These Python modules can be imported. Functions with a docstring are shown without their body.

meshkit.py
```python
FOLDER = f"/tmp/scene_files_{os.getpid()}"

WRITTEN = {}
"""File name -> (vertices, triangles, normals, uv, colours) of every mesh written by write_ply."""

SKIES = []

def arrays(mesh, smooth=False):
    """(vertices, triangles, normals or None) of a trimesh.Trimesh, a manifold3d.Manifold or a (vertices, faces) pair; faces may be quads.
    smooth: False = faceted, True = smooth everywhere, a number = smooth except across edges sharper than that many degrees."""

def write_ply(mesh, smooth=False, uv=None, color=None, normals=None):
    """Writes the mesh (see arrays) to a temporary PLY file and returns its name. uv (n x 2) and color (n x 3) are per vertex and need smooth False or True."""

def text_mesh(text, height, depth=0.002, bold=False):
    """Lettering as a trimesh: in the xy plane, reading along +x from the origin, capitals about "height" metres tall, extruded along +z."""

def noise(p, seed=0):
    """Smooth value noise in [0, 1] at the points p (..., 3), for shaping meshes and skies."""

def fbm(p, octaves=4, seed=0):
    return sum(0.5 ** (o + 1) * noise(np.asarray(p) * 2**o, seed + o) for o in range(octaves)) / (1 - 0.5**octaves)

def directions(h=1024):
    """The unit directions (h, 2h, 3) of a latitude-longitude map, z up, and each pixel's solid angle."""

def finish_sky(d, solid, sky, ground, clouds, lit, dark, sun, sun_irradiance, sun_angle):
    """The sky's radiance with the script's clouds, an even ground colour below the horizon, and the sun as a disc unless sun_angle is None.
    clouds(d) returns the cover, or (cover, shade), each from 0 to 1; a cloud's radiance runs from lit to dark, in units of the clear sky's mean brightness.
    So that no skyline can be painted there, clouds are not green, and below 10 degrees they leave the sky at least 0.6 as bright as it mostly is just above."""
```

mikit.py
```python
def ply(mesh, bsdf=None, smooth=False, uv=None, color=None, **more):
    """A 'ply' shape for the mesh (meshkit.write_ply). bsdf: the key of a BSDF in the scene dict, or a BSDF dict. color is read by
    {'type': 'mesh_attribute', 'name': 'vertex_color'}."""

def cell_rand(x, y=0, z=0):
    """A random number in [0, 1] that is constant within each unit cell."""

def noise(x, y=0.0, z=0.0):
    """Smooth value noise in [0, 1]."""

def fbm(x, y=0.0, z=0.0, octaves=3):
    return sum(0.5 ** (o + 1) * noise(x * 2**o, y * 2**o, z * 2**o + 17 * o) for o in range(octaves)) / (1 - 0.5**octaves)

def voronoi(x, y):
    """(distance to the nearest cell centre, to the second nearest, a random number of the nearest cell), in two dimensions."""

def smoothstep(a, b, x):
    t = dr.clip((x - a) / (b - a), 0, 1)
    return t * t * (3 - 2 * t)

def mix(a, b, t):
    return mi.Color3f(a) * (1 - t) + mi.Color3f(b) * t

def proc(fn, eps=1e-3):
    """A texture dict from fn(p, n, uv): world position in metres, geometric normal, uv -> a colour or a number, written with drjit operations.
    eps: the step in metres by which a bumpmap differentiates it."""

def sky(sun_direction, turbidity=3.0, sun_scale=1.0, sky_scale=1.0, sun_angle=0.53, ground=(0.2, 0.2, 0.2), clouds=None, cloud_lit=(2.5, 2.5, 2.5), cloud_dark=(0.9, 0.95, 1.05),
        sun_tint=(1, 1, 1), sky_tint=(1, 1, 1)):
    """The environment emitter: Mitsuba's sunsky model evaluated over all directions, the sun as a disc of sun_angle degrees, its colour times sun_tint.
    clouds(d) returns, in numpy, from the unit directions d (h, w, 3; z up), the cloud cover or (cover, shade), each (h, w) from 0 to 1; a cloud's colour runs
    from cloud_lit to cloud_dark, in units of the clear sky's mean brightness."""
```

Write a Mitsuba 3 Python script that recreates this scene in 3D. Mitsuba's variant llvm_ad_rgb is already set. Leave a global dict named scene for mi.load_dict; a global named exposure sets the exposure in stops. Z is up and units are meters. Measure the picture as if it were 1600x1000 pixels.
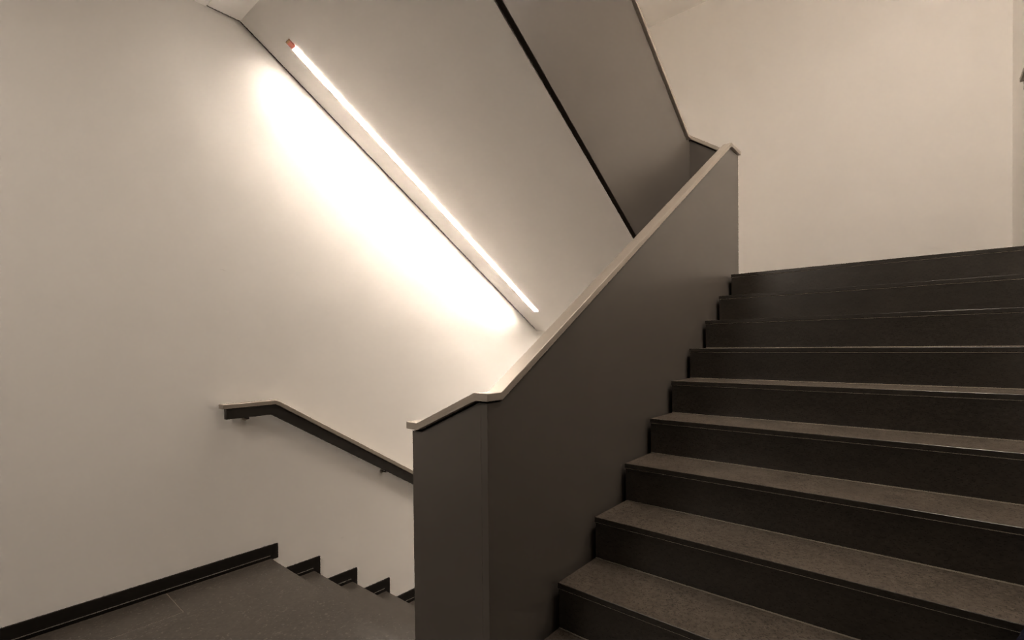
import math
import numpy as np
import drjit as dr
import trimesh
import manifold3d as m3
import mitsuba as mi
import mikit
from mikit import noise, fbm, voronoi, smoothstep, mix

# ---------------------------------------------------------------- camera, lights, exposure
EYE = 1.2688                      # eye height above the entry landing (all z below are written relative to the eye, then lifted)
F, CX, CY, YAW, PITCH, ROLL = 756.9112, 800.0, 551.4445, 0.7050, -0.0126, -0.0100
exposure = 2.55
LAMP = np.array([1.0, 0.86, 0.73])       # warm white LED
STRIP = 17.0                              # radiance of the strip seen under the left flight
STRIP_R = 15.6                            # strip over the right flight (outside the frame)
STRIP_U = 20.5                             # strip one storey up, over the turning flight
FILL_LOW = 14.5                                 # added fill light over the lower half landing, unseen, hidden behind the balustrade
FILL_LOBBY = 10.4                               # added unseen fill light over the entry landing, behind the camera

_L = np.array([-math.sin(YAW) * math.cos(PITCH), math.cos(YAW) * math.cos(PITCH), math.sin(PITCH)])
_r = np.array([math.cos(YAW), math.sin(YAW), 0.0])
_u = np.cross(_r, _L)
_r, _u = math.cos(ROLL) * _r + math.sin(ROLL) * _u, -math.sin(ROLL) * _r + math.cos(ROLL) * _u
_M = np.eye(4)
_M[:3, 0], _M[:3, 1], _M[:3, 2], _M[:3, 3] = -_r, _u, _L, (0, 0, EYE)
scene = {"type": "scene"}
labels = {}
scene["camera"] = {
    "type": "perspective", "fov_axis": "x", "fov": 2 * math.degrees(math.atan(800.0 / F)),
    "principal_point_offset_x": (CX - 800) / 1600.0, "principal_point_offset_y": (500 - CY) / 1000.0,
    "near_clip": 0.02, "far_clip": 60.0, "to_world": mi.ScalarTransform4f(_M.tolist()),
}


# ---------------------------------------------------------------- materials
def rgb(*c):
    return {"type": "rgb", "value": list(c)}


def wall_col(p, n, uv):
    g = 1.0 + 0.03 * (fbm(p.x * 0.9 + 3, p.y * 0.9, p.z * 0.9, 3) - 0.5)
    # two faint scuffs on the left wall
    a = smoothstep(0.020, 0.0, dr.abs(p.y - 1.045)) * smoothstep(0.0028, 0.0, dr.abs(p.z - 1.725 + 0.10 * (p.y - 1.045)))
    b = smoothstep(0.016, 0.0, dr.sqrt(dr.square(p.y - 1.765) + dr.square(1.6 * (p.z + 0.035))))
    return mi.Color3f(0.87, 0.85, 0.82) * g * (1 - smoothstep(-3.0, -3.04, p.x) * (0.22 * a + 0.07 * b))


def wall_bump(p, n, uv):
    return fbm(p.x * 55, p.y * 55, p.z * 55, 2)


def stone_col(p, n, uv):
    a, b, c = p.x * 95.0, p.y * 95.0, p.z * 95.0
    base = 0.85 + 0.5 * (fbm(p.x * 7, p.y * 7, p.z * 7, 3) - 0.5) + 0.55 * (fbm(a, b, c, 2) - 0.5)
    pit = smoothstep(0.72, 0.80, noise(p.x * 230 + 9, p.y * 230, p.z * 230))
    fleck = smoothstep(0.80, 0.88, noise(p.x * 120, p.y * 120 + 5, p.z * 120 + 3))
    col = mi.Color3f(0.130, 0.109, 0.089) * base
    col = col * (1 - 0.4 * pit)
    return mix(col, mi.Color3f(0.19, 0.165, 0.14), 0.3 * fleck)


def shaded_stone_col(p, n, uv):
    return stone_col(p, n, uv) * 0.25  # tread stone darkened: the shade on the risers is put into the colour


def tile_col(p, n, uv):
    base = 0.9 + 0.35 * (fbm(p.x * 3.1, p.y * 3.1 + 4, p.z, 4) - 0.5) + 0.3 * (fbm(p.x * 80, p.y * 80, p.z * 80, 2) - 0.5)
    fleck = smoothstep(0.82, 0.9, noise(p.x * 110, p.y * 110 + 5, p.z))
    return mix(mi.Color3f(0.038, 0.032, 0.0265) * base, mi.Color3f(0.10, 0.09, 0.075), 0.35 * fleck)


def panel_col(p, n, uv):
    g = 1.0 + 0.05 * (fbm(p.x * 2.3, p.y * 2.3, p.z * 2.3, 3) - 0.5)
    return mi.Color3f(0.122, 0.110, 0.099) * g


def cap_col(p, n, uv):
    g = 1.0 + 0.06 * (fbm(p.x * 40, p.y * 6, p.z * 6, 2) - 0.5)
    return mi.Color3f(0.53, 0.475, 0.415) * g


def cloth_col(p, n, uv):
    w = 0.8 + 0.4 * fbm(p.x * 160, p.y * 160, p.z * 160, 2)
    return mi.Color3f(0.009, 0.011, 0.026) * w


def two(b):
    return {"type": "twosided", "bsdf": b}


scene["mat_wall"] = two({"type": "bumpmap", "tex": mikit.proc(wall_bump, 2e-3), "scale": 0.00035,
                         "bsdf": {"type": "principled", "base_color": mikit.proc(wall_col), "roughness": 0.62, "specular": 0.3}})
scene["mat_stone"] = two({"type": "principled", "base_color": mikit.proc(stone_col), "roughness": 0.42, "specular": 0.42})
scene["mat_shaded_stone"] = two({"type": "principled", "base_color": mikit.proc(shaded_stone_col), "roughness": 0.30, "specular": 1.0})
scene["mat_tile"] = two({"type": "principled", "base_color": mikit.proc(tile_col), "roughness": 0.33, "specular": 0.75})
scene["mat_skirt"] = two({"type": "principled", "base_color": rgb(0.011, 0.009, 0.0075), "roughness": 0.45, "specular": 0.22})
scene["mat_joint"] = two({"type": "principled", "base_color": rgb(0.40, 0.36, 0.31), "roughness": 0.6, "specular": 0.3})
scene["mat_grout"] = two({"type": "diffuse", "reflectance": rgb(0.125, 0.107, 0.09)})
scene["mat_panel"] = two({"type": "principled", "base_color": mikit.proc(panel_col), "roughness": 0.36, "specular": 0.5})
scene["mat_panel_dark"] = two({"type": "principled", "base_color": rgb(0.04, 0.036, 0.032), "roughness": 0.5})
scene["mat_cap"] = two({"type": "principled", "base_color": mikit.proc(cap_col), "roughness": 0.40, "metallic": 0.35, "specular": 0.5})
scene["mat_shaded_cap"] = two({"type": "principled", "base_color": rgb(0.30, 0.262, 0.222), "roughness": 0.40, "metallic": 0.35, "specular": 0.5})  # same cap material, darkened to paint in its dimmer light
scene["mat_bar"] = two({"type": "principled", "base_color": rgb(0.020, 0.017, 0.014), "roughness": 0.45, "specular": 0.3})
scene["mat_dark"] = two({"type": "diffuse", "reflectance": rgb(0.018, 0.015, 0.013)})
scene["mat_concrete"] = two({"type": "diffuse", "reflectance": rgb(0.05, 0.045, 0.04)})
scene["mat_red"] = two({"type": "principled", "base_color": rgb(0.52, 0.11, 0.07), "roughness": 0.45})
scene["mat_amber"] = two({"type": "principled", "base_color": rgb(0.36, 0.17, 0.05), "roughness": 0.45})
scene["mat_metal"] = two({"type": "principled", "base_color": rgb(0.30, 0.27, 0.24), "roughness": 0.35, "metallic": 0.6})
scene["mat_white"] = two({"type": "principled", "base_color": rgb(0.78, 0.75, 0.70), "roughness": 0.5})
scene["mat_cloth"] = two({"type": "principled", "base_color": mikit.proc(cloth_col), "roughness": 0.8, "sheen": 0.15, "specular": 0.2})


# ---------------------------------------------------------------- helpers
def inset(poly, d):
    """The closed polygon moved inward by d with mitred corners (same number of vertices)."""
    p = np.asarray(poly, float)
    e = np.roll(p, -1, 0) - p
    area = 0.5 * np.sum(p[:, 0] * np.roll(p[:, 1], -1) - np.roll(p[:, 0], -1) * p[:, 1])
    e /= np.linalg.norm(e, axis=1, keepdims=True)
    nrm = np.stack([-e[:, 1], e[:, 0]], 1) * np.sign(area)
    a, b = np.roll(nrm, 1, 0), nrm
    k = 1 + np.sum(a * b, 1, keepdims=True)
    return p + d * (a + b) / np.maximum(k, 0.2)


def prism(poly, axis, lo, hi, bevel=0.0):
    """A polygon extruded along an axis, its outline arrises bevelled at both ends. axis x: poly in (y, z); axis y: poly in (x, z); axis z: poly in (x, y)."""
    p = np.asarray(poly, float)
    area = np.sum(p[:, 0] * np.roll(p[:, 1], -1) - np.roll(p[:, 0], -1) * p[:, 1])
    if area < 0:
        p = p[::-1]
    n = len(p)
    tri = np.asarray(m3.triangulate([p])).astype(int)
    if bevel > 0:
        q = inset(p, bevel)
        rings = [(q, lo), (p, lo + bevel), (p, hi - bevel), (q, hi)]
    else:
        rings = [(p, lo), (p, hi)]
    v = np.vstack([np.column_stack([r, np.full(n, h)]) for r, h in rings])
    f = [tri[:, ::-1], tri + n * (len(rings) - 1)]
    i = np.arange(n)
    j = (i + 1) % n
    for k in range(len(rings) - 1):
        a, b = k * n, (k + 1) * n
        f += [np.column_stack([a + i, a + j, b + j]), np.column_stack([a + i, b + j, b + i])]
    f = np.vstack(f)
    if axis == "x":
        v = v[:, [2, 0, 1]]
    elif axis == "y":
        v = v[:, [0, 2, 1]]
        f = f[:, ::-1]
    return trimesh.Trimesh(v, f, process=False)


def box(x0, x1, y0, y1, z0, z1, bevel=0.0):
    if bevel <= 0:
        return prism([(y0, z0), (y1, z0), (y1, z1), (y0, z1)], "x", x0, x1)
    b = bevel
    pr = [(y0 + b, z0), (y1 - b, z0), (y1, z0 + b), (y1, z1 - b), (y1 - b, z1), (y0 + b, z1), (y0, z1 - b), (y0, z0 + b)]
    return prism(pr, "x", x0, x1, b * 0.6)


def band(line, below, above=0.0):
    """The closed outline of a band along a polyline: its upper edge at 'above' over the line, its lower edge 'below' under it, mitred."""
    p = np.asarray(line, float)
    e = np.diff(p, axis=0)
    e /= np.linalg.norm(e, axis=1, keepdims=True)
    nr = np.stack([-e[:, 1], e[:, 0]], 1)
    nr *= np.sign(nr[:, 1:2])
    out = [nr[0]]
    for a, b in zip(nr[:-1], nr[1:]):
        out.append((a + b) / (1 + a @ b))
    out.append(nr[-1])
    o = np.array(out)
    return np.vstack([p + above * o, (p - below * o)[::-1]])


def put(key, mesh, mat, smooth=False, **more):
    m = trimesh.Trimesh(np.asarray(mesh.vertices) + [0, 0, EYE], mesh.faces, process=False)
    base, i = key, 0
    while key in scene:
        i += 1
        key = f"{base}_{i:03d}"
    scene[key] = mikit.ply(m, mat, smooth=smooth, **more)
    return key


def cut(mesh, *tools):
    def man(t):
        t = t.copy()
        t.merge_vertices()
        return m3.Manifold(m3.Mesh(np.asarray(t.vertices, np.float32), np.asarray(t.faces, np.uint32)))
    a = man(mesh)
    for t in tools:
        a = a - man(t)
    o = a.to_mesh()
    return trimesh.Trimesh(o.vert_properties[:, :3], o.tri_verts, process=False)


def thing(key, label, cat, group=None):
    labels[key] = {"label": label, "category": cat}
    if group:
        labels[key]["group"] = group


def struct(key, label):
    labels[key] = {"label": label, "kind": "structure", "category": key.split("_")[0]}


# ---------------------------------------------------------------- main dimensions (metres; z relative to the eye)
XW = -3.054                     # left wall
XR = 0.521                      # right wall
XE = XW + 0.040                 # left edge of the stone treads and tiles
YF = 5.403                      # far wall
YN = -1.85                      # near wall, behind the camera
R, G = 0.17818, 0.2784          # riser, going of the right flight
XB, Y0, Z0 = -1.0777, 1.5262, -0.91248   # left end of its treads; nosing and height of the first tread seen whole
ZF = Z0 - 2 * R                 # entry landing
ZL = Z0 + 8 * R                 # half landing
YL = Y0 + 8 * G
XP, XI = -1.1027, -1.1327       # faces of the balustrade along the right flight
XL, XU = -1.4988, -1.4688       # faces of the balustrade along the left flights
YA, YB = 1.1664, 4.0308         # near and far ends of the balustrades
D, CW, CT = 0.017, 0.062, 0.026  # cap overhang, width, thickness
RV = 0.009                       # slot between panel and cap; the dark strip in it paints contact shade
ST = 3.5636                     # storey
ZTOP = 5.6

# ---------------------------------------------------------------- walls, ceilings, floors
put("wall_left", box(XW - 0.2, XW, YN - 0.2, YF + 0.2, -3.4, ZTOP), "mat_wall")
struct("wall_left", "warm white plaster wall on the left, washed by the strip light")
put("wall_far", box(XW, XR, YF, YF + 0.2, -3.4, ZTOP), "mat_wall")
struct("wall_far", "plain beige wall beyond the half landing")
put("wall_right", box(XR, XR + 0.2, 1.10, YF + 0.2, -3.4, ZTOP), "mat_wall")
put("wall_entry", box(XR, XR + 0.2, YN - 0.2, 1.0995, -3.4, ZTOP), "mat_panel_dark")
struct("wall_entry", "dark clad wall beside the entry landing, right of the camera")
struct("wall_right", "narrow strip of shaded wall at the right edge")
put("wall_near", box(XW, XR, YN - 0.2, YN, -3.4, ZTOP), "mat_panel_dark")
struct("wall_near", "dark clad wall behind the entry landing")

ZC = 1.9165                     # underside of the landing above
put("ceiling", box(XW, XR, YN, 0.9830, ZC, ZC + 0.378), "mat_wall")
struct("ceiling", "flat white ceiling over the entry landing")
put("ceiling_far", box(XW, XR, 3.9807, YF, 3.712, 3.712 + 0.36), "mat_wall")
struct("ceiling_far", "white ceiling high over the half landing")
put("ceiling_top", box(XW, XR, YN, 3.95, ZTOP - 0.05, ZTOP + 0.15), "mat_wall")
struct("ceiling_top", "ceiling at the top of the stairwell")

# entry landing: screed with stone tiles laid on it
put("floor", box(XE, XR, YN, 1.235, ZF - 0.34, ZF - 0.0010), "mat_grout")
struct("floor", "dark stone tiled entry landing")
JT = 0.0028
YNOS = 1.2722                   # nosing of the landing above the left flight
XJ = -2.7345
cells = [(XE, XJ, 0.02 + JT, 0.7355)]
y = 0.02
i = 0
while y > YN + 0.05:
    ya = max(y - 0.60, YN + 0.004)
    xs = [XE] + list(np.arange(XJ if i % 2 else XJ + 0.6, XR - 0.1, 1.2)) + [XR - 0.004]
    cells += [(a + JT, b, ya + JT, y) for a, b in zip(xs[:-1], xs[1:])]
    y -= 0.60
    i += 1
# the L-shaped joint of the photograph: the slab at the stair head wraps round the short slab by the wall
head = [(XJ + JT, 0.02 + JT), (XL - 0.022, 0.02 + JT), (XL - 0.022, YNOS), (XE, YNOS), (XE, 0.7355 + JT), (XJ + JT, 0.7355 + JT)]
put("floor__tile", prism(head, "z", ZF - 0.022, ZF, 0.0015), "mat_tile")
for xa, xb, ya, yb in cells:
    put("floor__tile", box(xa, xb, ya, yb, ZF - 0.022, ZF, 0.0015), "mat_tile")
put("floor__tile", box(XL + 0.05, XR - 0.004, 0.02 + JT, Y0 - G + 0.001, ZF - 0.022, ZF, 0.0015), "mat_tile")
put("floor__tile", box(XL - 0.020, XL + 0.048, 0.02 + JT, YA - 0.004, ZF - 0.022, ZF, 0.0015), "mat_tile")

# half landing slab with its stone tiles
put("floor_far", box(XW + 0.004, XR - 0.002, 3.9807, YF - 0.002, 0.1623, ZL - 0.022), "mat_wall")
struct("floor_far", "half landing at the top of the right flight")
for j in range(2):
    ya = [YL + 0.32, 4.86][j] + JT
    yb = [4.86, YF - 0.01][j]
    edges = np.linspace(XB if j == 0 else XW + 0.01, XR - 0.006, 4 if j == 0 else 7)
    for xa, xb in zip(edges[:-1], edges[1:]):
        put("floor_far__tile", box(xa + JT, xb, ya, yb, ZL - 0.022, ZL, 0.0015), "mat_tile")
# lower half landing at the foot of the left flight
R2, G2 = 0.1725, 0.2715
put("floor_low", box(XW, XL - 0.02, YNOS + 9 * G2, YF, ZF - 10 * R2 - 0.25, ZF - 10 * R2), "mat_tile")
struct("floor_low", "lower half landing at the foot of the left flight")

# ---------------------------------------------------------------- right flight, going up
fl = "stair_flight"
thing(fl, "dark speckled stone stair flight going up on the right to the half landing", "stairs")
saw = [(Y0 - G + 0.03, ZF - 0.022)]
for k in range(-1, 9):
    saw += [(Y0 + k * G + 0.024, Z0 + (k - 1) * R - 0.030), (Y0 + k * G + 0.024, Z0 + k * R - 0.030)]
saw = saw[1:]
saw += [(3.978, ZL - 0.030), (3.978, 0.1623), (Y0 - G + 0.024, ZF - 0.33)]
put(fl + "__waist", prism(saw, "x", XB + 0.004, XR - 0.002), "mat_concrete")
# dark filler strip added to block light in the slit to the balustrade, well under the treads
fil = [(Y0 - G + 0.05, ZF - 0.13), (3.95, ZL - 0.30), (3.95, ZL - 0.36), (Y0 - G + 0.05, ZF - 0.19)]
put(fl + "__gap_filler", prism(fil, "x", XP + 0.0006, XB + 0.003), "mat_dark")
TT = 0.021
for k in range(-1, 9):
    yk, zk = Y0 + k * G, Z0 + k * R
    end = yk + G + 0.003 if k < 8 else YL + 0.32
    put(fl + "__tread", box(XB, XR - 0.004, yk + 0.0013, end + (0.018 if k < 8 else 0), zk - TT, zk, 0.0016), "mat_stone")
    put(fl + "__nosing", box(XB, XR - 0.004, yk - 0.0016, yk + 0.0012, zk - TT, zk + 0.0002, 0.0012), "mat_shaded_stone")  # thin strip over the tread front, shade painted in its colour
    # riser under this tread, standing on the tread below
    zb = zk - R
    put(fl + "__riser", box(XB + 0.002, XR - 0.004, yk + 0.0032, yk + 0.0222, zb + 0.0042, zk - TT - 0.0030, 0.0008), "mat_shaded_stone")
    put(fl + "__joint", box(XB + 0.002, XR - 0.004, yk + 0.0016, yk + 0.014, zb + 0.0002, zb + 0.0041), "mat_joint")
    put(fl + "__joint", box(XB + 0.004, XR - 0.004, yk + 0.0018, yk + 0.014, zk - TT - 0.0030, zk - TT - 0.0002), "mat_joint")
labels[fl + "__nosing"] = {"label": "polished front edge of the tread, its shade painted in"}
labels[fl + "__joint"] = {"label": "thin pale grout line between tread and riser"}

# ---------------------------------------------------------------- left flight, going down
fd = "stair_flight_001"
thing(fd, "dark stone stair flight going down beside the left wall, behind the balustrade", "stairs")
saw = []
for k in range(0, 10):
    zk = ZF - k * R2
    saw += [(YNOS + (k - 1) * G2 + (-0.016 if k else 0.24), zk - 0.030), (YNOS + k * G2 - 0.024, zk - 0.030)]
saw += [(YNOS + 9 * G2 - 0.024, ZF - 10 * R2 - 0.2), (YNOS + 9 * G2 - 0.3, ZF - 10 * R2 - 0.2), (1.24, ZF - 0.33)]
saw = [(1.24, ZF - 0.030)] + saw[1:]
put(fd + "__waist", prism(saw, "x", XE + 0.004, XL - 0.026), "mat_concrete")
for k in range(0, 10):
    yk, zk = YNOS + k * G2, ZF - k * R2
    if k:
        put(fd + "__tread", box(XE, XL - 0.022, yk - G2 - 0.010, yk, zk - TT, zk, 0.0018), "mat_tile")
    put(fd + "__riser", box(XE + 0.002, XL - 0.022, yk - 0.0222, yk - 0.0032, zk - R2 + 0.004, zk - TT - 0.003, 0.0008), "mat_stone")
    put(fd + "__joint", box(XE + 0.002, XL - 0.024, yk - 0.014, yk - 0.0024, zk - R2 + 0.0002, zk - R2 + 0.0038), "mat_joint")
# stepped skirting of the left flight: one stone strip per step, each with its pale bead
SKH, SKX = 0.0705, 0.011
for k in range(1, 10):
    yk, zk = YNOS + k * G2, ZF - k * R2
    put(fd + "__skirting", box(XW + 0.0005, XW + SKX, yk - G2 - 0.03, yk + 0.054, zk - 0.075, zk + SKH, 0.001), "mat_skirt")
    put(fd + "__bead", box(XW + SKX + 0.0002, XW + SKX + 0.0035, yk - G2 + 0.01, yk + 0.005, zk + 0.0055, zk + 0.0085), "mat_metal")
labels[fd + "__skirting"] = {"label": "black stepped skirting strip on the wall"}
# landing skirting on the left wall
put("baseboard_left", box(XW + 0.0005, XW + SKX, YN + 0.01, YNOS + 0.054, ZF - 0.020, ZF + SKH, 0.001), "mat_skirt")
struct("baseboard_left", "black skirting along the left wall of the entry landing")
put("baseboard_left__bead", box(XW + SKX + 0.0002, XW + SKX + 0.0035, YN + 0.02, YNOS + 0.005, ZF + 0.0055, ZF + 0.0085), "mat_metal")
put("baseboard_left__gap_filler", box(XW + 0.001, XE - 0.001, YN + 0.01, YNOS - 0.03, ZF - 0.05, ZF - 0.021), "mat_dark")


# ---------------------------------------------------------------- flights overhead with their recessed strip lights
def slot_frame(y0, z0, y1, z1):
    """Unit vectors along a soffit line (y, z) and down out of it."""
    a = np.array([y1 - y0, z1 - z0])
    n = np.linalg.norm(a)
    a /= n
    d = np.array([a[1], -a[0]])
    if d[1] > 0:
        d = -d
    return np.array([y0, z0]), a, d, n


def beam(fr, x0, x1, s0, s1, h0, h1, bevel=0.0):
    """A bar in a soffit frame: from s0 to s1 along it, from h0 to h1 out of it (down is positive)."""
    o, a, d, _ = fr
    q = [o + a * s + d * h for s, h in ((s0, h0), (s1, h0), (s1, h1), (s0, h1))]
    return prism(q, "x", x0, x1, bevel)


def overhead(key, poly, x0, x1, fr, lx, s0, s1, sred, radiance, light, text, ltext, group):
    """A white flight slab with a slot in its soffit, and the strip light lying in that slot."""
    lo, hi = lx - 0.0235, lx + 0.0235
    slab = cut(prism(poly, "x", x0, x1), beam(fr, lo, hi, min(s0, s1) - 0.004, max(s0, s1) + 0.004, -0.045, 0.05))
    put(key + "__soffit", slab, "mat_wall")
    thing(key, text, "stairs")
    e = 1 if s1 > s0 else -1
    a, b = min(s0 + e * sred, s1), max(s0 + e * sred, s1)
    put(light + "__housing", beam(fr, lo + 0.001, hi - 0.001, min(s0, s1) - 0.002, max(s0, s1) + 0.002, -0.044, -0.030), "mat_white")
    put(light + "__diffuser", beam(fr, lo + 0.0015, hi - 0.0015, a, b, -0.028, 0.0042, 0.003), "mat_white",
        emitter={"type": "area", "radiance": rgb(*(LAMP * radiance))})
    a, b = sorted((s0, s0 + e * (sred - 0.001)))
    put(light + "__end_block", beam(fr, lo + 0.003, hi - 0.003, a, b, -0.028, 0.004, 0.001), "mat_red")
    labels[light + "__end_block"] = {"label": "small unlit red end block of the strip"}
    a, b = sorted((s0 - e * 0.0015, s0 + e * 0.009))
    put(light + "__end_clip", beam(fr, lo + 0.002, hi - 0.002, a, b, -0.028, 0.0045, 0.001), "mat_amber")
    labels[light + "__diffuser"] = {"label": "glowing white diffuser"}
    thing(light, ltext, "light", group)


# the turning flight: its white soffit slopes down from the landing above to the half landing
S0, S1 = (1.1565, ZC), (3.9807, 0.1623)
top = [(0.985, ZC + 0.378), (1.247, ZC + 0.378)]
for j in range(9, 0, -1):
    yy = YL - G * (j - 1)
    top += [(yy - G, ZL + R * j), (yy, ZL + R * j)]
top += [(YL, ZL - 0.024), (3.978, ZL - 0.024)]
poly = [(0.985, ZC), S0, (3.978, S1[1] + 0.0017)] + top[::-1]
fr = slot_frame(*S0, *S1)
ys = lambda yv: (yv - S0[0]) / fr[1][0]
overhead("stair_flight_002", poly, XW + 0.013, -1.510, fr, -2.838, ys(1.338), ys(3.694), 0.046, STRIP, "strip_light",
         "white sloping underside of the stair flight overhead, with the strip light in it", "long glowing LED strip recessed in the sloping white soffit beside the left wall", None)
# black shadow gap between that slab and the left wall
gp = band([(0.985, ZC + 0.004), (S0[0], ZC + 0.004), (3.95, S1[1] + 0.024)], 0.0, 0.02)
put("stair_flight_002__shadow_gap", prism(gp, "x", XW + 0.0005, XW + 0.0125), "mat_dark")
labels["stair_flight_002__shadow_gap"] = {"label": "thin dark shadow gap along the left wall"}

gp = band([(1.2, ZC + 0.010), (3.95, S1[1] + 0.030)], 0.0, 0.02)  # dark strip added so the slit beside the upper panel reads as shade
put("stair_flight_002__shadow_gap", prism(gp, "x", -1.5098, XL - 0.0004), "mat_dark")

# the flight over the right flight, one storey up, outside the frame
P0, P1 = (1.02, 1.94), (3.85, 3.712)
poly = [(0.986, 1.94), P0, P1, (3.976, 3.712), (3.976, 4.07), (3.75, 4.07), (1.247, 2.32), (0.986, 2.32)]
fr = slot_frame(*P1, *P0)
overhead("stair_flight_003", poly, XB, XR - 0.012, fr, 0.305, 0.22, fr[3] - 0.33, 0.046, STRIP_R, "strip_light_001",
         "white underside of the next flight, above the right flight and out of frame", "LED strip in the soffit above the right flight, out of frame", None)
# and the one over the turning flight
poly = [(0.986, S0[1] + ST), (S0[0], S0[1] + ST), (3.976, S1[1] + ST), (3.976, S1[1] + ST + 0.34), (3.75, S1[1] + ST + 0.34), (1.3, ZTOP - 0.06), (0.986, ZTOP - 0.06)]
fr = slot_frame(S0[0], S0[1] + ST, S1[0], S1[1] + ST)
overhead("stair_flight_004", poly, XW + 0.013, -1.510, fr, -2.838, ys(1.338), ys(3.694), 0.046, STRIP_U, "strip_light_002",
         "white underside of the flight one storey higher, out of frame", "LED strip one storey higher beside the left wall, out of frame", None)



def fill_lamp(key, x, y, z, rx, ry, radiance, text):
    """An added fill light, flat and rounded, on a ceiling: a rim and a glowing cover under it."""
    a = np.linspace(0, 2 * math.pi, 49)[:-1]
    k = 0.35
    e = lambda s: [(x + (rx + s) * np.sign(np.cos(t)) * abs(np.cos(t)) ** k, y + (ry + s) * np.sign(np.sin(t)) * abs(np.sin(t)) ** k) for t in a]
    put(key + "__rim", cut(prism(e(0.012), "z", z - 0.034, z - 0.0005, 0.002), prism(e(0.0005), "z", z - 0.05, z - 0.012)), "mat_metal")
    put(key + "__cover", prism(e(0.0), "z", z - 0.032, z - 0.0125, 0.002), "mat_white", emitter={"type": "area", "radiance": rgb(*(LAMP * radiance))})
    thing(key, text, "light")


fill_lamp("fill_light", -1.9, -1.15, ZC, 0.30, 0.15, FILL_LOBBY, "added unseen fill light over the entry landing, behind the camera")
fill_lamp("fill_light_001", -1.9, 4.32, 0.1623, 0.40, 0.12, FILL_LOW, "added unseen fill light under the half landing, behind the balustrade")

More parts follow.
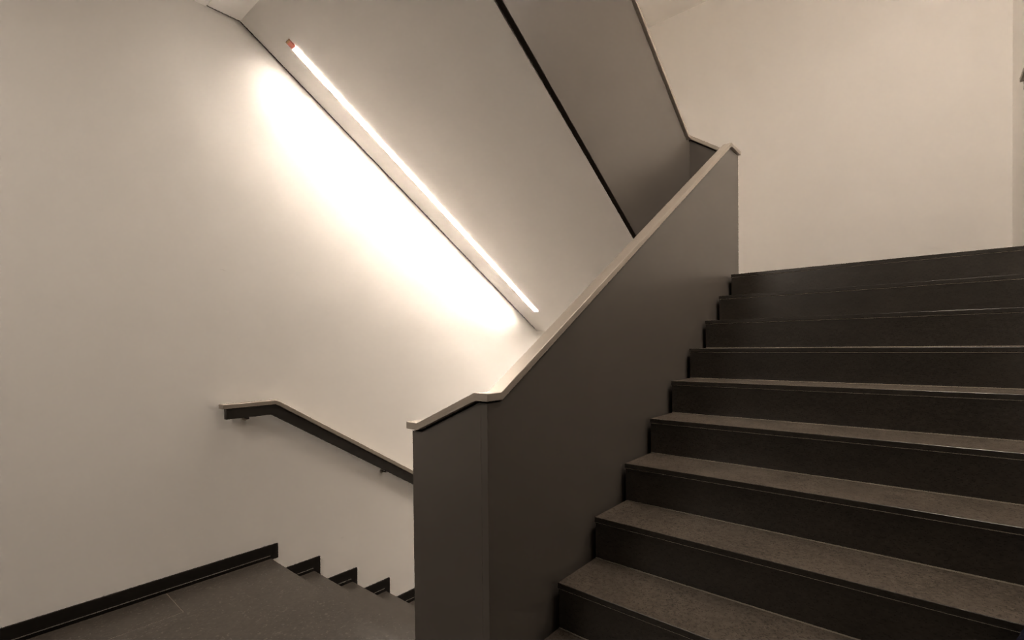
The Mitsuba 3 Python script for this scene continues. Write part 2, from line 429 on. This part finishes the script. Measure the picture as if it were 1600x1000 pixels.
# ---------------------------------------------------------------- balustrades
# along the right flight, with the end panels that link it to the left flights
b = "balustrade"
thing(b, "dark grey brown solid balustrade rising beside the right flight, with a pale cap", "balustrade")
cap = [(YA - D, -0.153), (1.2185, -0.153), (3.806, 1.4955), (YB + D, 1.4995)]
under = lambda line, t: band(line, t)[len(line):][::-1]
ctop = under(cap, CT + RV)
pan = [(YA, ctop[0][1]), tuple(ctop[1]), tuple(ctop[2]), (YB, ctop[3][1]), (YB, 0.10), (3.75, 0.10), (1.30, -1.62), (YA, -1.62)]
put(b + "__side_panel", prism(pan, "x", XI, XP, 0.0003), "mat_panel")
put(b + "__cap_rail", prism(band(cap, CT), "x", XI - (CW - 0.03 - D), XP + D, 0.0018), "mat_cap")
labels[b + "__cap_rail"] = {"label": "pale grey beige handrail cap"}
XCI = XI - (CW - 0.03 - D)       # inner edge of that cap
lc = [(XL - D, -0.2835), (XL - D + CW, -0.2835), (XCI - 0.003, -0.1535), (XCI - 0.0005, -0.153)]
lt = under(lc, CT + RV)
pan = [(XL, lt[0][1]), tuple(lt[1]), tuple(lt[2]), (XI - 0.0004, lt[3][1]), (XI - 0.0004, -1.62), (XL, -1.62)]
put(b + "__end_panel", prism(pan, "y", YA, YA + 0.03, 0.0003), "mat_panel")
put(b + "__cap_rail", prism(band(lc, CT), "y", YA - D, YA - D + CW, 0.0018), "mat_cap")
hc = [(XL - D, 1.711), (XL - D + CW, 1.711), (XCI - 0.003, 1.5), (XCI - 0.0005, 1.4995)]
ht = under(hc, CT + RV)
pan = [(XU + 0.0004, ht[1][1] - 0.0002), (ht[1][0] + 0.0005, ht[1][1] - 0.0002), tuple(ht[2]), (XI - 0.0004, ht[3][1]), (XI - 0.0004, 0.10), (XU + 0.0004, 0.10)]
put(b + "__end_panel", prism(pan, "y", YB - 0.03, YB, 0.0003), "mat_panel")
put(b + "__cap_rail", prism(band(hc, CT), "y", YB - 0.03 - D + 0.002, YB + D, 0.0018), "mat_cap")

shade_band = lambda line: band(line, CT + RV + 0.004, -(CT - 0.001))  # dark strips that paint the contact shade under the caps
inner = [(YA + 0.008, -0.153)] + cap[1:3] + [(YB - 0.008, 1.4995)]
put(b + "__contact_shade", prism(shade_band(inner), "x", XI + 0.008, XP - 0.008), "mat_dark")
put(b + "__contact_shade", prism(shade_band([(XL + 0.008, -0.2835)] + lc[1:3] + [(XI, -0.153)]), "y", YA + 0.008, YA + 0.022), "mat_dark")
put(b + "__contact_shade", prism(shade_band([(XU - 0.01, 1.711)] + hc[1:3] + [(XI, 1.4995)]), "y", YB - 0.022, YB - 0.008), "mat_dark")
labels[b + "__contact_shade"] = {"label": "dark strip painted as contact shade under the cap"}

# along the turning flight overhead
b = "balustrade_001"
thing(b, "dark upper balustrade panel along the flight overhead, seen from below", "balustrade")
shade_band2 = lambda line: band(line, CT + 0.024, -(CT - 0.001))  # taller strip of painted shade under the upper cap
cap = [(1.10, 3.435), (1.22, 3.435), (3.944, 1.711), (YB - 0.03 - D, 1.711)]
ctop = under(cap, CT + 0.020)
pan = [(YA, ctop[0][1]), tuple(ctop[1]), tuple(ctop[2]), (YB, ctop[3][1]), (YB, 0.10), (YA, 1.912)]
put(b + "__side_panel", prism(pan, "x", XL, XU, 0.0003), "mat_panel")
put(b + "__cap_rail", prism(band(cap, CT), "x", XL - (CW - 0.03 - D), XU + D, 0.0018), "mat_cap")
put(b + "__contact_shade", prism(shade_band2([(YA + 0.01, 3.435)] + cap[1:3] + [(YB - 0.05, 1.711)]), "x", XL + 0.008, XU - 0.008), "mat_dark")
es = [(YA + 0.004, 1.912 - 0.0025), (YB - 0.004, 0.10 - 0.0005)]  # dark strip painting the underside of the upper panel as shaded
put(b + "__edge_shade", prism(band(es, 0.003, 0.003), "x", XL + 0.0005, XU - 0.0025), "mat_dark")
labels[b + "__edge_shade"] = {"label": "black strip painted as shade under the lower edge"}

# along the left flight going down: the same balustrade, turning round its near end panel
b = "balustrade"
cap = [(YA - D + CW + 0.001, -0.2835 - 0.010), (3.9, -0.2835 - 0.010 - 0.637 * 2.689)]
ctop = under(cap, CT + RV)
pan = [(YA + 0.0305, ctop[0][1] + 0.0015), tuple(ctop[0]), tuple(ctop[1]), (3.9, -3.2), (YA + 0.3, -1.62), (YA + 0.0305, -1.62)]
put(b + "__side_panel", prism(pan, "x", XL, XU, 0.0003), "mat_panel")
put(b + "__cap_rail", prism(band(cap, CT), "x", XL - (CW - 0.03 - D), XU + D, 0.0018), "mat_cap")
put(b + "__contact_shade", prism(shade_band(cap), "x", XL + 0.008, XU - 0.008), "mat_dark")


# ---------------------------------------------------------------- wall handrails
def rail(key, line, side, xwall, brackets, flat_end):
    """A flat bar under a pale cap, on brackets. side: +1 when the wall is on its left."""
    x0, x1 = sorted((xwall + side * 0.015, xwall + side * 0.080))
    put(key + "__cap_rail", prism(band(line, 0.024), "x", x0, x1, 0.0016), "mat_shaded_cap")
    labels[key + "__cap_rail"] = {"label": "grey cap with its shade put into the colour"}
    x0, x1 = sorted((xwall + side * 0.031, xwall + side * 0.065))
    bl = [list(p) for p in line]
    bl[flat_end][0] += 0.022 if flat_end == 0 else -0.022
    put(key + "__bar", prism(band(bl, 0.0855, -0.0242), "x", x0, x1, 0.0014), "mat_bar")
    labels[key + "__bar"] = {"label": "dark flat bar"}
    for yb in brackets:
        zb = np.interp(yb, [p[0] for p in line], [p[1] for p in line]) - (0.0855 if yb < line[1][0] and side > 0 else 0.101)
        arm = trimesh.creation.cylinder(0.0048, 0.048, sections=16)
        arm.apply_transform(trimesh.transformations.rotation_matrix(math.pi / 2, (0, 1, 0)))
        arm.apply_translation((xwall + side * 0.025, yb, zb - 0.009))
        post = trimesh.creation.cylinder(0.0048, 0.020, sections=16)
        post.apply_translation((xwall + side * 0.050, yb, zb - 0.002))
        ros = trimesh.creation.cylinder(0.016, 0.004, sections=24)
        ros.apply_transform(trimesh.transformations.rotation_matrix(math.pi / 2, (0, 1, 0)))
        ros.apply_translation((xwall + side * 0.0022, yb, zb - 0.009))
        k = put(key + "__bracket", trimesh.util.concatenate([arm, post]), "mat_bar", smooth=40)
        put(k + "__rosette", ros, "mat_metal", smooth=40)


rail("wall_handrail", [(1.006, -0.3085), (1.304, -0.3075), (3.95, -0.3075 - 0.6243 * 2.646)], 1, XW, (1.150, 2.088, 3.0), 0)
thing("wall_handrail", "dark flat wall handrail with pale cap descending along the left wall", "handrail")
rail("wall_handrail_001", [(1.10, -0.2275), (3.97, 1.600), (4.268, 1.600)], -1, XR, (1.9, 3.0, 3.88), 2)
thing("wall_handrail_001", "end of a wall handrail at the right edge, high over the half landing", "handrail")

# ---------------------------------------------------------------- navy bag on the lower step at the right edge
bag = trimesh.creation.icosphere(subdivisions=5, radius=1.0)
v = np.asarray(bag.vertices).copy()
sg = np.sign(v)
pw = np.abs(v) ** np.array([0.55, 0.6, 0.6])
v = sg * pw
v /= np.maximum(np.linalg.norm(v, axis=1, keepdims=True), 1e-9) ** 0.35
import meshkit
t = (v[:, 2:3] + 1) / 2
w = v * [0.165, 0.115, 0.150]
w[:, 0:1] *= 1.0 - 0.42 * t ** 1.6
w[:, 1:2] *= 1.0 - 0.35 * t ** 1.4
w += np.asarray(bag.vertex_normals) * (0.016 * (meshkit.fbm(v * [2.2, 2.2, 3.4] + 7, 3, 4) - 0.5))[:, None]
BX, BY, BZ = 0.297, 1.652, Z0
w[:, 2] = np.maximum(w[:, 2] - w[:, 2].min() - 0.006, 0.0015)
bag = trimesh.Trimesh(w + [BX, BY, BZ], bag.faces, process=False)
put("bag__body", bag, "mat_cloth", smooth=True)
hz = float(w[:, 2].max())
th = np.linspace(0, math.pi, 25)
path = np.column_stack([BX + 0.055 * np.cos(th), np.full(25, BY), BZ + hz - 0.012 + 0.055 * np.sin(th)])
rect = [(-0.010, -0.0025), (0.010, -0.0025), (0.010, 0.0025), (-0.010, 0.0025)]
vs, fs = [], []
for i, pt in enumerate(path):
    tg = path[min(i + 1, 24)] - path[max(i - 1, 0)]
    tg /= np.linalg.norm(tg)
    nn = np.array([-tg[2], 0, tg[0]])
    vs += [pt + np.array([0, 1, 0]) * a + nn * c for a, c in rect]
for i in range(24):
    for q in range(4):
        a, c = 4 * i + q, 4 * i + (q + 1) % 4
        fs += [(a, c, c + 4), (a, c + 4, a + 4)]
put("bag__handle", trimesh.Trimesh(np.array(vs), np.array(fs), process=False), "mat_cloth", smooth=40)
thing("bag", "dark navy cloth bag at the bottom right corner, set on a lower step", "bag")
